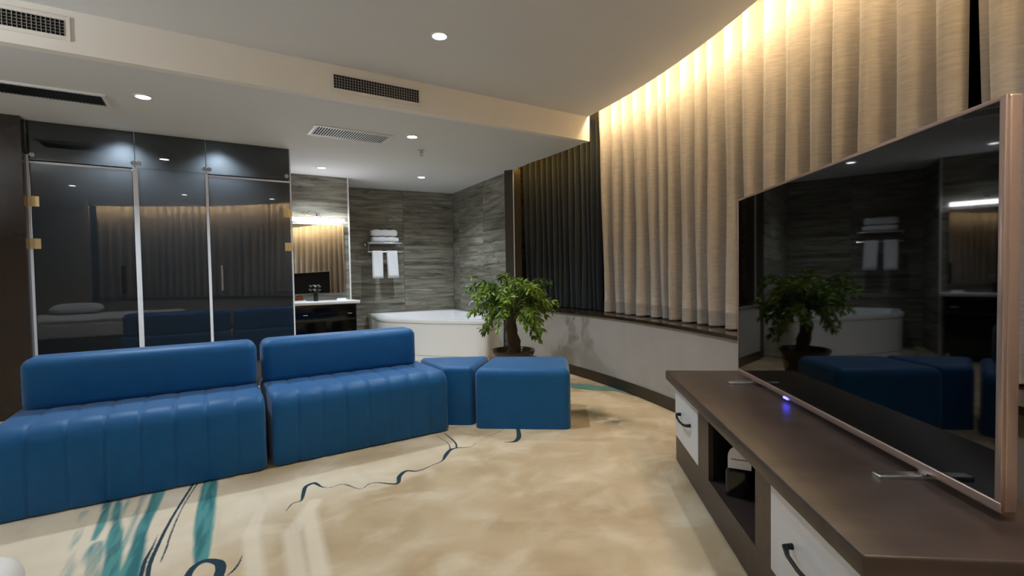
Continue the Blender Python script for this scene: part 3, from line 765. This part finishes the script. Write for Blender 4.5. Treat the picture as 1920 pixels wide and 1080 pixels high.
# ------------------------------------------------------------------ television
TA, TBv = Vector((1.164, 2.497)), Vector((1.039, 1.021)); td = (TA-TBv).normalized(); tc_ = (TA+TBv)/2; ta_ = math.atan2(td.y, td.x)
TWd = (TA-TBv).length; TZ0, TZ1 = .519, 1.405; TH = TZ1-TZ0
root = thing('television', (tc_.x, tc_.y, .5), ta_, 'large flat television with rose silver frame on the walnut cabinet', 'television')
def tbx(name, x0, x1, y0, y1, z0, z1, mt, parent=root, r=0.):
    mb = MB()
    if r: mb.rprism([(x0, y0), (x1, y0), (x1, y1), (x0, y1)], z0-.5, z1-.5, r, r, r, 3)
    else: mb.box(((x0+x1)/2, (y0+y1)/2, (z0+z1)/2-.5), (x1-x0, y1-y0, z1-z0))
    return mb.build(name, mt, parent, smooth=35)
h = TWd/2; bz = .016
# local y positive = towards the room (left of the direction of travel)
fr = tbx('frame', -h, h, -.030, -.004, TZ0, TZ1, M['bezel'], r=.004)
tbx('bezel_rail', -h, h, -.004, .004, TZ1-bz*.6, TZ1, M['bezel'], fr, .002); tbx('bezel_rail', -h, h, -.004, .006, TZ0, TZ0+.022, M['bezel'], fr, .003)
tbx('bezel_rail', -h, -h+bz, -.004, .0045, TZ0, TZ1, M['bezel'], fr, .002); tbx('bezel_rail', h-bz*.5, h, -.004, .0045, TZ0, TZ1, M['bezel'], fr, .002)
tbx('screen', -h+bz, h-bz*.5, -.0035, .0015, TZ0+.022, TZ1-bz*.6, M['screen'])
tbx('rear_housing', -h*.8, h*.8, -.062, -.030, TZ0+.04, TZ0+.5, M['black'], r=.01)
tbx('indicator_light', .20, .235, -.002, .0085, TZ0-.004, TZ0+.003, M['blueled'])
for fx in (-.51, .56):
    mb = MB()
    mb.rprism([(fx-.016, -.12), (fx+.016, -.12), (fx+.010, .118), (fx-.022, .118)], 0, .011, .006, .004, 0, 3)
    f_ = mb.build('foot', M['silver'], root, smooth=35)
    MB().box((fx, -.012, .016), (.03, .02, .014)).build('foot_neck', M['silver'], f_, smooth=0)

# ------------------------------------------------------------------ bathtub (corner tub)
def tub():
    nb = (B1-B0).normalized(); ns = (S1-B1).normalized(); cin = B1+(-nb+ns)*.0
    off = lambda v: v
    iA = Vector((nb.y, -nb.x)); iB = Vector((ns.y, -ns.x))         # inward normals of back and side wall
    K = B1+iA*.012+iB*.012+(Vector((0, 0)))
    Lf = K-nb*1.32; Rt = K+ns*1.66
    # outline: corner K -> along back wall to Lf -> curved front -> Rt -> K
    ctrl = [Lf, Lf+iA*.30+Vector((.02, 0)), Vector((-1.66, 6.22)), Vector((-1.10, 5.90)), Vector((-.66, 5.76)), Vector((-.30, 5.70)), Rt+iB*.16, Rt]
    pts = []
    for i in range(len(ctrl)-1):
        p0, p1, p2, p3 = ctrl[max(i-1, 0)], ctrl[i], ctrl[i+1], ctrl[min(i+2, len(ctrl)-1)]
        for k in range(6):
            s_ = k/6; pts.append(.5*((2*p1)+(-p0+p2)*s_+(2*p0-5*p1+4*p2-p3)*s_*s_+(-p0+3*p1-3*p2+p3)*s_**3))
    pts.append(ctrl[-1])
    for k in range(1, 6): pts.append(Rt.lerp(K, k/6))
    for k in range(0, 6): pts.append(K.lerp(Lf, k/6))
    cen = sum(pts, Vector((0, 0)))/len(pts)
    def ring(sc, z, push=0.):
        out = []
        for p in pts:
            d = p-cen; out.append((cen.x+d.x*sc, cen.y+d.y*sc, z))
        return out
    c = (cen.x, cen.y, 0)
    root = thing('bathtub', c, 0, 'white glossy corner bathtub with curved front apron', 'bathtub')
    mb = MB(); mb.rings([ring(.965, 0), ring(.965, .055), ring(.962, .058)]); o1 = mb.build('plinth', M['white'], root, world=True); fixnormals(o1)
    mb = MB(); mb.rings([ring(.955, .058), ring(.975, .062), ring(.985, .45), ring(.975, .452)], cap=False); o1 = mb.build('apron', M['white'], root, world=True); fixnormals(o1)
    mb = MB(); mb.rings([ring(.98, .452), ring(.998, .456), ring(1., .470), ring(1., .492), ring(.99, .502), ring(.86, .502), ring(.84, .490), ring(.78, .30), ring(.70, .14), ring(.4, .10), ring(.05, .10)], cap0=False); o1 = mb.build('rim_and_basin', M['white'], root, world=True); fixnormals(o1)
    return root, cen
tubroot, tubc = tub()
# bath mixer standing on the rim near the side wall
fp = Vector((-.42, 6.36))
t = thing('bath_mixer', (fp.x, fp.y, .502), 0, 'chrome bath mixer with curved spout on the tub rim', 'tap')
MB().lathe([(.026, 0), (.026, .012), (.016, .02), (.016, .05)], seg=16).build('mixer_base', M['chrome'], t)
MB().tube([(0, 0, .05), (-.02, 0, .16), (-.07, -.02, .20), (-.13, -.03, .18), (-.15, -.035, .13)], .012, 10).build('spout', M['chrome'], t, smooth=60)
mb = MB(); mb.lathe([(.022, 0), (.022, .01), (.014, .02), (.014, .05)], (.05, -.14, 0), 14); mb.tube([(.05, -.14, .05), (.09, -.16, .15), (.03, -.20, .19)], .011, 8); mb.build('hand_shower', M['chrome'], t, smooth=60)
for k in (-1, 1):
    MB().lathe([(.018, 0), (.018, .01), (.012, .016), (.012, .034), (.020, .038), (.018, .052)], (-.02*k+.01, -.065*k, 0), 14).build('tap_knob', M['chrome'], t)

# ------------------------------------------------------------------ vanity
va_ = math.atan2(VU.y, VU.x)
vroot = thing('vanity_cabinet', (V1.x-VU.x*.34, V1.y-VU.y*.34, 0), va_, 'black vanity cabinet with small chrome knobs', 'cabinet')
x1 = .305; x0 = -.43                                   # local x along the wall, -y towards the room
def vbx(name, a, mt, parent=vroot, r=0.):
    mb = MB(); (xa, xb), (ya, yb), (za, zb) = a
    if r: mb.rprism([(xa, ya), (xb, ya), (xb, yb), (xa, yb)], za, zb, r, r, r, 3)
    else: mb.box(((xa+xb)/2, (ya+yb)/2, (za+zb)/2), (xb-xa, yb-ya, zb-za))
    return mb.build(name, mt, parent, smooth=35)
vbx('carcass', ((x0, x1), (-.385, -.012), (.08, .715)), M['black'])
xm = (x0+x1)/2
for a, b_ in ((x0+.003, xm-.002), (xm+.002, x1-.003)):
    d = vbx('door', ((a, b_), (-.402, -.386), (.085, .52)), M['blackgloss'], r=.003)
    kx = b_-.05 if b_ < x1-.1 else a+.05
    MB().lathe([(.006, 0), (.006, .012), (.012, .016), (.012, .022)], (kx, -.402, .47), 12, 'Y').build('knob', M['chrome'], d)
d = vbx('drawer', ((x0+.003, x1-.003), (-.402, -.386), (.525, .712)), M['blackgloss'], r=.003)
for kx in (x1-.085, x0+.15):
    mb = MB(); mb.tube([(kx-.022, -.402, .60), (kx-.022, -.418, .60), (kx+.022, -.418, .60), (kx+.022, -.402, .60)], .005, 8); mb.build('handle', M['chrome'], d)
for fx in (x0+.04, x1-.04):
    for fy in (-.36, -.05): MB().lathe([(.016, 0), (.02, .08)], (fx, fy, 0), 10).build('leg', M['chrome'], vroot)
wt = V1-VU*.34
mb = MB(); mb.rprism([(x0-.02, -.425), (x1+.04, -.425), (x1+.04, -.010), (x0-.02, -.010)], .716, .75, .006, .006, .004, 3)
mb.build('vanity_countertop', M['white'], None, loc=(wt.x, wt.y, 0), rz=va_, local=True, label='white countertop on the black vanity', cat='countertop', smooth=35)
def vloc(x, y, z): p = wt+VU*x-VN*y*1.0; return (p.x, p.y, z)     # y negative = towards the room
# mirror and its lamp
mroot = thing('mirror', vloc(0, -.022, .86), va_, 'rectangular wall mirror above the vanity', 'mirror')
mroot.rotation_euler[0] = -R(1.4)
MB().box((-.055, -.010, .405), (.635, .012, .85)).build('mirror_glass', M['mirror'], mroot, smooth=0)
for sx in (-1, 1): MB().box((-.055+sx*.3195, -.010, .405), (.004, .014, .854)).build('mirror_edge', M['silver'], mroot, smooth=0)
lroot = thing('mirror_lamp', vloc(-.04, 0, 1.75), va_, 'bright white bar lamp above the vanity mirror', 'lamp')
MB().tube([(-.30, -.075, -.008), (.30, -.075, -.008)], .024, 14).build('diffuser', M['mlamp'], lroot)
MB().box((-.0, -.085, -.037), (.60, .03, .012)).build('lower_reflector', M['whitemat'], lroot, smooth=0)
MB().box((0, -.060, .020), (.56, .02, .012)).build('bar', M['chrome'], lroot, smooth=0)
MB().tube([(0, -.009, .06), (-.012, -.03, .072), (.0, -.055, .066), (.018, -.062, .03)], .006, 8).build('bracket_arm', M['chrome'], lroot)
MB().lathe([(.02, -.008), (.02, -.014), (.012, -.018)], (0, 0, .06), 14, 'Y').build('wall_rose', M['chrome'], lroot)
# things on the counter
t = thing('flower_cup', vloc(-.115, -.16, .75), va_, 'black cup holding white flowers on the vanity counter', 'vase')
MB().lathe([(.026, 0), (.028, .01), (.028, .105), (.024, .106), (.022, .02)], seg=16).build('cup', M['black'], t)
rg = random.Random(2)
for k in range(7):
    a = rg.uniform(0, 6.28); r_ = rg.uniform(.005, .05); z = rg.uniform(.125, .21); x, y = r_*math.cos(a), r_*math.sin(a)
    fl = MB(); 
    for q in range(6):
        b_ = q*math.pi/3; c0 = Vector((x, y, z)); e1 = Vector((math.cos(b_), math.sin(b_), .35))*.019; e2 = Vector((-math.sin(b_), math.cos(b_), 0))*.009
        fl.add([c0, c0+e1*.6+e2, c0+e1, c0+e1*.6-e2], [(0, 1, 2, 3)])
    fo = fl.build('flower', M['white'], t, smooth=0)
    MB().tube([(x*.2, y*.2, .03), (x*.7, y*.7, .10), (x, y, z)], .002, 5).build('flower_stem', M['stem'], fo)
t = thing('copper_box', vloc(-.315, -.20, .765), va_, 'small copper domed box on a white tray at the left of the counter', 'box')
mb = MB(); prof_ = [(-.045, 0), (.045, 0)]+[(.045*math.cos(a), .035+.032*math.sin(a)) for a in [math.pi*k/8 for k in range(9)]]
mb.add([(x, -.04, z) for x, z in prof_]+[(x, .04, z) for x, z in prof_], [tuple(range(len(prof_))), tuple(range(2*len(prof_)-1, len(prof_)-1, -1))]+[(i, len(prof_)+i, len(prof_)+(i+1) % len(prof_), (i+1) % len(prof_)) for i in range(len(prof_))])
M['copper'] = mat('copper_leather', (120, 66, 42), .3, .3); M['copperband'] = mat('copper_band', (170, 108, 70), .3, .6)
cb = mb.build('box_body', M['copper'], t, smooth=35); fixnormals(cb)
MB().box((0, -.041, .035), (.092, .003, .005)).build('band', M['copperband'], t, smooth=0)
MB().rprism([(-.075, -.055), (.075, -.055), (.075, .055), (-.075, .055)], 0, .015, .01, .006, 0, 3).build('white_tray', M['white'], None, loc=vloc(-.31, -.20, .75), rz=va_, local=True, label='white tray under the copper box', cat='tray', smooth=40)
mb = MB(); mb.rprism([(-.06, -.045), (.06, -.045), (.06, .045), (-.06, .045)], 0, .012, .012, .005, 0, 3); mb.rprism([(-.052, -.04), (.045, -.04), (.045, .035), (-.052, .035)], .012, .022, .012, .005, 0, 3)
mb.build('folded_cloth', M['towel'], None, loc=vloc(.19, -.16, .75), rz=va_, local=True, label='small folded white cloth on the right of the counter', cat='cloth', smooth=50)

# ------------------------------------------------------------------ towel rack and towels
bd = (B1-B0).normalized(); bn = Vector((bd.y, -bd.x)); ba = math.atan2(bd.y, bd.x)
rk = B0+bd*.455                                         # rack centre on the wall
SH = .485                                               # shelf width
rroot = thing('towel_rack', (rk.x, rk.y, 1.505), ba, 'chrome wall towel rack with shelf and hanging rail', 'towel rack')
for y in (-.035, -.085, -.135, -.185, -.235):
    MB().tube([(-SH/2, y, 0), (SH/2, y, 0)], .007 if y > -.2 else .008, 8).build('shelf_rod', M['chrome'], rroot)
for sx in (-1, 1):
    MB().tube([(sx*SH/2, -.002, -.01), (sx*SH/2, -.24, 0)], .008, 8).build('side_arm', M['chrome'], rroot)
    MB().lathe([(.018, -.002), (.018, -.012), (.010, -.016)], (sx*SH/2, 0, -.01), 12, 'Y').build('wall_flange', M['chrome'], rroot)
    MB().lathe([(.003, -.245), (.014, -.242), (.014, -.232), (.003, -.228)], (sx*SH/2, 0, 0), 12, 'Y').build('end_ball', M['chrome'], rroot)
    MB().tube([(sx*(SH/2-.01), -.20, -.005), (sx*(SH/2-.01), -.20, -.125)], .006, 8).build('drop_rod', M['chrome'], rroot)
MB().tube([(-SH/2-.005, -.20, -.125), (SH/2+.005, -.20, -.125)], .007, 8).build('hanging_rail', M['chrome'], rroot)
def rloc(x, y, z): p = rk+bd*x-bn*y*1.0; return (p.x, p.y, z)
def folded_towel(x, y, z, w_, d_, h_, lab, seed):
    rg = random.Random(seed); mb = MB(); n = 14; rs = []
    for i in range(n+1):
        s_ = -w_/2+w_*i/n; e = min(i, n-i); ins = (0.022, .006, 0)[min(e, 2)]; bul = .004*math.sin(i*1.3+seed)
        ring = []
        for k in range(20):
            a = 2*math.pi*k/20; c_, q = math.cos(a), math.sin(a)
            yy = math.copysign(abs(c_)**.45, c_)*(d_/2-ins); zz = math.copysign(abs(q)**.55, q)*(h_/2-ins*.5+bul)
            ring.append((s_, yy+.004*math.sin(s_*30+k), zz+h_/2))
        rs.append(ring)
    mb.rings(rs)
    return mb.build('folded_towel', M['towel'], None, loc=rloc(x, y, z), rz=ba, local=True, label=lab, cat='towel', group='folded towels on the rack', smooth=60)
folded_towel(.0, -.135, 1.5185, .375, .21, .075, 'lower of two folded white towels stacked on the rack', 1)
folded_towel(-.012, -.135, 1.601, .365, .20, .095, 'upper of two folded white towels stacked on the rack', 4)
def hang_towel(x, w_, lab, fl, bl, lean):
    mb = MB(); zt = 1.505-.125; yr = -.20; rr_ = .0115; path = []
    for k in range(9): path.append((yr-rr_-.004*(1-k/8), zt-fl+fl*k/8))
    for k in range(1, 6): a = math.pi*k/6; path.append((yr-rr_*math.cos(a), zt+rr_*math.sin(a)))
    for k in range(9): path.append((yr+rr_+.004*(k/8), zt-bl*k/8))
    nx = 6; vs = []; P = len(path)
    for yy, zz in path:
        for i in range(nx+1):
            s_ = i/nx-.5; dz = (zt-zz)
            vs.append((x+s_*w_+lean*dz, yy+.003*math.sin(s_*9+zz*12), zz))
    fs = [(k*(nx+1)+i, k*(nx+1)+i+1, (k+1)*(nx+1)+i+1, (k+1)*(nx+1)+i) for k in range(P-1) for i in range(nx)]
    mb.add(vs, fs)
    o_ = mb.build('hand_towel', M['towel'], None, loc=rloc(0, 0, 0), rz=ba, local=True, label=lab, cat='towel', group='hand towels on the rail', smooth=60)
    sd = o_.modifiers.new('thickness', 'SOLIDIFY'); sd.thickness = .007; sd.offset = 1
hang_towel(-.115, .145, 'left white hand towel hanging from the rack rail', .375, .36, 0.0)
hang_towel(.09, .15, 'right white hand towel hanging from the rack rail', .365, .375, .04)

# ------------------------------------------------------------------ potted tree
def potted_tree(px_, py_):
    root = thing('potted_tree', (px_, py_, 0), 0, 'leafy money tree in a brown glazed pot beside the bathtub', 'plant')
    MB().lathe([(.001, 0), (.13, 0), (.14, .015), (.165, .14), (.185, .25), (.205, .285), (.212, .30), (.208, .315), (.192, .312), (.178, .28), (.17, .26)], seg=36).build('pot', M['pot'], root)
    MB().lathe([(.001, .262), (.10, .266), (.172, .258)], seg=24).build('soil', M['soil'], root)
    rg = random.Random(12)
    mb = MB(); n = 12; rs = []
    for k in range(n+1):
        z = .255+.43*k/n; r_ = .062-.016*k/n+.006*math.sin(k*1.9); cx_ = -.0+.012*math.sin(k*.6)
        rs.append([(cx_+r_*(1+.10*math.sin(3*a+k*.5))*math.cos(a), r_*(1+.10*math.sin(3*a+k*.5))*math.sin(a), z) for a in [2*math.pi*i/16 for i in range(16)]])
    mb.rings(rs); mb.build('trunk', M['trunk'], root, smooth=60)
    # leaf mesh: folded blade along +x
    Ln = 1.; wv = [(0, 0), (.2, .13), (.45, .20), (.75, .13), (1., 0)]
    vs = [(x, 0, -.10*x*x) for x, _ in wv]; fs = []
    for s_ in (1, -1):
        b0 = len(vs)
        for x, y in wv[1:-1]: vs.append((x, s_*y, .05-.10*x*x))
        fs += [(0, 1, b0), (1, 2, b0+1, b0), (2, 3, b0+2, b0+1), (3, 4, b0+2)]
    fs = [f if i < 4 else f[::-1] for i, f in enumerate(fs)]
    lm = bpy.data.meshes.new('leaf'); lm.from_pydata(vs, [], fs); lm.materials.append(M['leaf']); lm.polygons.foreach_set('use_smooth', [True]*len(lm.polygons))
    leaves = []
    def bez(a, b_, c, n=7): return [(a*(1-t)**2+b_*2*t*(1-t)+c*t*t) for t in [k/(n-1) for k in range(n)]]
    top = Vector((0, 0, .67))
    br = 0
    NB = 52
    for k in range(NB):
        az = 2*math.pi*(k*.381966)+rg.uniform(-.3, .3); el = rg.random()
        reach = rg.uniform(.24, .44)*(1.0 if math.cos(az) < .2 else .98)
        rise = .06+.36*(1-el)*rg.uniform(.6, 1.); drop = -.30*el*rg.uniform(.5, 1.)*(1. if abs(math.cos(az)) > .45 else .3)
        d = Vector((math.cos(az), math.sin(az)*.85, 0))
        st = top+Vector((rg.uniform(-.03, .03), rg.uniform(-.03, .03), rg.uniform(-.10, .02)))
        end = st+d*reach+Vector((0, 0, rise+drop))
        midp = st+d*reach*.45+Vector((0, 0, rise*1.1+.10))
        pts = bez(st, midp, end)
        MB().tube(pts, [.008-.0055*i/6 for i in range(7)], 6).build('branch', M['stem'], root, smooth=60)
        # compound leaves along the outer part of the branch
        for tt in (.42, .56, .68, .8, .9, 1.):
            q = tt*6; i0 = min(int(q), 5); p = pts[i0].lerp(pts[i0+1], q-i0); tg = (pts[i0+1]-pts[i0]).normalized()
            nl = 6 if tt < 1 else 7
            for j in range(nl):
                a = 2*math.pi*j/nl+rg.uniform(-.4, .4)
                sd = Vector((0, 0, 1)).cross(tg); sd = sd.normalized() if sd.length > .01 else Vector((1, 0, 0)); u2 = tg.cross(sd)
                dr = (tg*rg.uniform(.15, .9)+sd*math.cos(a)*1.0+Vector((0, 0, 1))*math.sin(a)*.55+Vector((0, 0, -.35))).normalized()
                leaves.append((p+dr*rg.uniform(.0, .025), dr, rg.uniform(.046, .078)))
    # a thin airy sprig at the upper left, as in the photo
    pts = bez(top, Vector((-.12, 0, .98)), Vector((-.38, -.02, 1.02)), 9)
    MB().tube(pts, .004, 5).build('branch', M['stem'], root, smooth=60)
    for p in pts[3:]:
        for j in range(5):
            dr = Vector((rg.uniform(-1, .3), rg.uniform(-.6, .6), rg.uniform(-.7, .5))).normalized(); leaves.append((p+dr*.01, dr, rg.uniform(.045, .07)))
    camv = Vector((-px_, -py_, CAMH)).normalized()
    leaves.sort(key=lambda l: -(l[0].dot(camv)))
    mats = []
    for p, dr, ln in leaves:
        side = Vector((0, 0, 1)).cross(dr); side = side.normalized() if side.length > .01 else Vector((1, 0, 0)); n_ = dr.cross(side)
        rl = rg.uniform(-.7, .7); s2 = side*math.cos(rl)+n_*math.sin(rl); n2 = dr.cross(s2)
        T = Matrix((dr*ln, s2*ln, n2*ln)).transposed().to_4x4(); T.translation = p; mats.append(T)
    for T in mats[:300]:
        o_ = bpy.data.objects.new('leaf', lm); COL.objects.link(o_); o_.parent = root; o_.matrix_basis = T
    mb = MB()
    for T in mats[300:]: mb.add([T @ Vector(v) for v in vs], fs)
    mb.build('foliage', M['leaf'], root, smooth=60, kind='stuff')
    return root
potted_tree(.0, 4.66)

# ------------------------------------------------------------------ bed at the lower left, mostly outside the frame
bc = Vector((-1.02, .955))+U*.05+NV*.05; bu = -U; bv = -NV
root = thing('bed', tuple(bc+bu*1.0+bv*.95)+(0,), AX, 'white bed whose corner shows at the lower left', 'bed')
MB().rprism([(-1.0+.03, -.95), (1.0-.03, -.95), (1.0-.03, .95-.03), (-1.0+.03, .95-.03)], 0, .24, .05, .01, 0, 5).build('bed_base', M['bedbase'], root, smooth=50)
MB().rprism([(-1.0, -.95), (1.0, -.95), (1.0, .95), (-1.0, .95)], .24, .46, .09, .06, .04, 6).build('mattress', M['bedding'], root, smooth=50)
MB().rprism([(-.99, -.70), (.985, -.70), (.985, .935), (-.99, .935)], .46, .505, .08, .035, .01, 6).build('duvet', M['bedding'], root, smooth=50)
def pillow(x, y, lab):
    mb = MB(); n = 14; vs = []
    for s_ in (1, -1):
        for i in range(n+1):
            for j in range(n+1):
                a, b_ = 2*i/n-1, 2*j/n-1; hgt = .085*((1-a**4)*(1-b_**4))**.5
                vs.append((a*.33*(1-.06*b_*b_), b_*.22*(1-.06*a*a), .09+s_*hgt))
    q = n+1; fs = []
    for s_ in (0, 1):
        for i in range(n):
            for j in range(n):
                f = (s_*q*q+i*q+j, s_*q*q+(i+1)*q+j, s_*q*q+(i+1)*q+j+1, s_*q*q+i*q+j+1); fs.append(f if s_ == 0 else f[::-1])
    mb.add(vs, fs); p = Matrix.Rotation(AX, 4, 'Z') @ Vector((x, y, 0)); b_ = root.location
    return mb.build('pillow', M['bedding'], None, loc=(b_.x+p.x, b_.y+p.y, .505), rz=AX, local=True, label=lab, cat='pillow', smooth=60)
pillow(-.45, -.80+.33, 'white pillow at the head of the bed')

# ------------------------------------------------------------------ fill lamp added left of the bed (outside the frame) to brighten the ceiling
t = thing('added_fill_lamp', (-3.35, .95, 0), 0, 'added unseen fill lamp with a bowl shade beside the bed', 'added fill lamp')
MB().lathe([(.14, 0), (.14, .015), (.03, .03), (.015, .04)], seg=28).build('base', M['silver'], t)
MB().tube([(0, 0, .03), (0, 0, 1.66)], .011, 10).build('pole', M['silver'], t)
MB().lathe([(.02, 1.64), (.10, 1.68), (.16, 1.75), (.19, 1.84), (.185, 1.84), (.155, 1.755), (.095, 1.69), (.02, 1.66)], seg=28).build('bowl_shade', M['whitemat'], t)
MB().lathe([(.001, 1.70), (.03, 1.71), (.04, 1.74), (.03, 1.77), (.001, 1.78)], seg=16).build('bulb', M['lens'], t)
ld = bpy.data.lights.new('added_fill_light', 'POINT'); ld.energy = 60; ld.shadow_soft_size = .06; ld.color = (.92, .97, 1.)
lo_ = bpy.data.objects.new('lamp', ld); COL.objects.link(lo_); lo_.parent = t; lo_.location = (0, 0, 1.82)
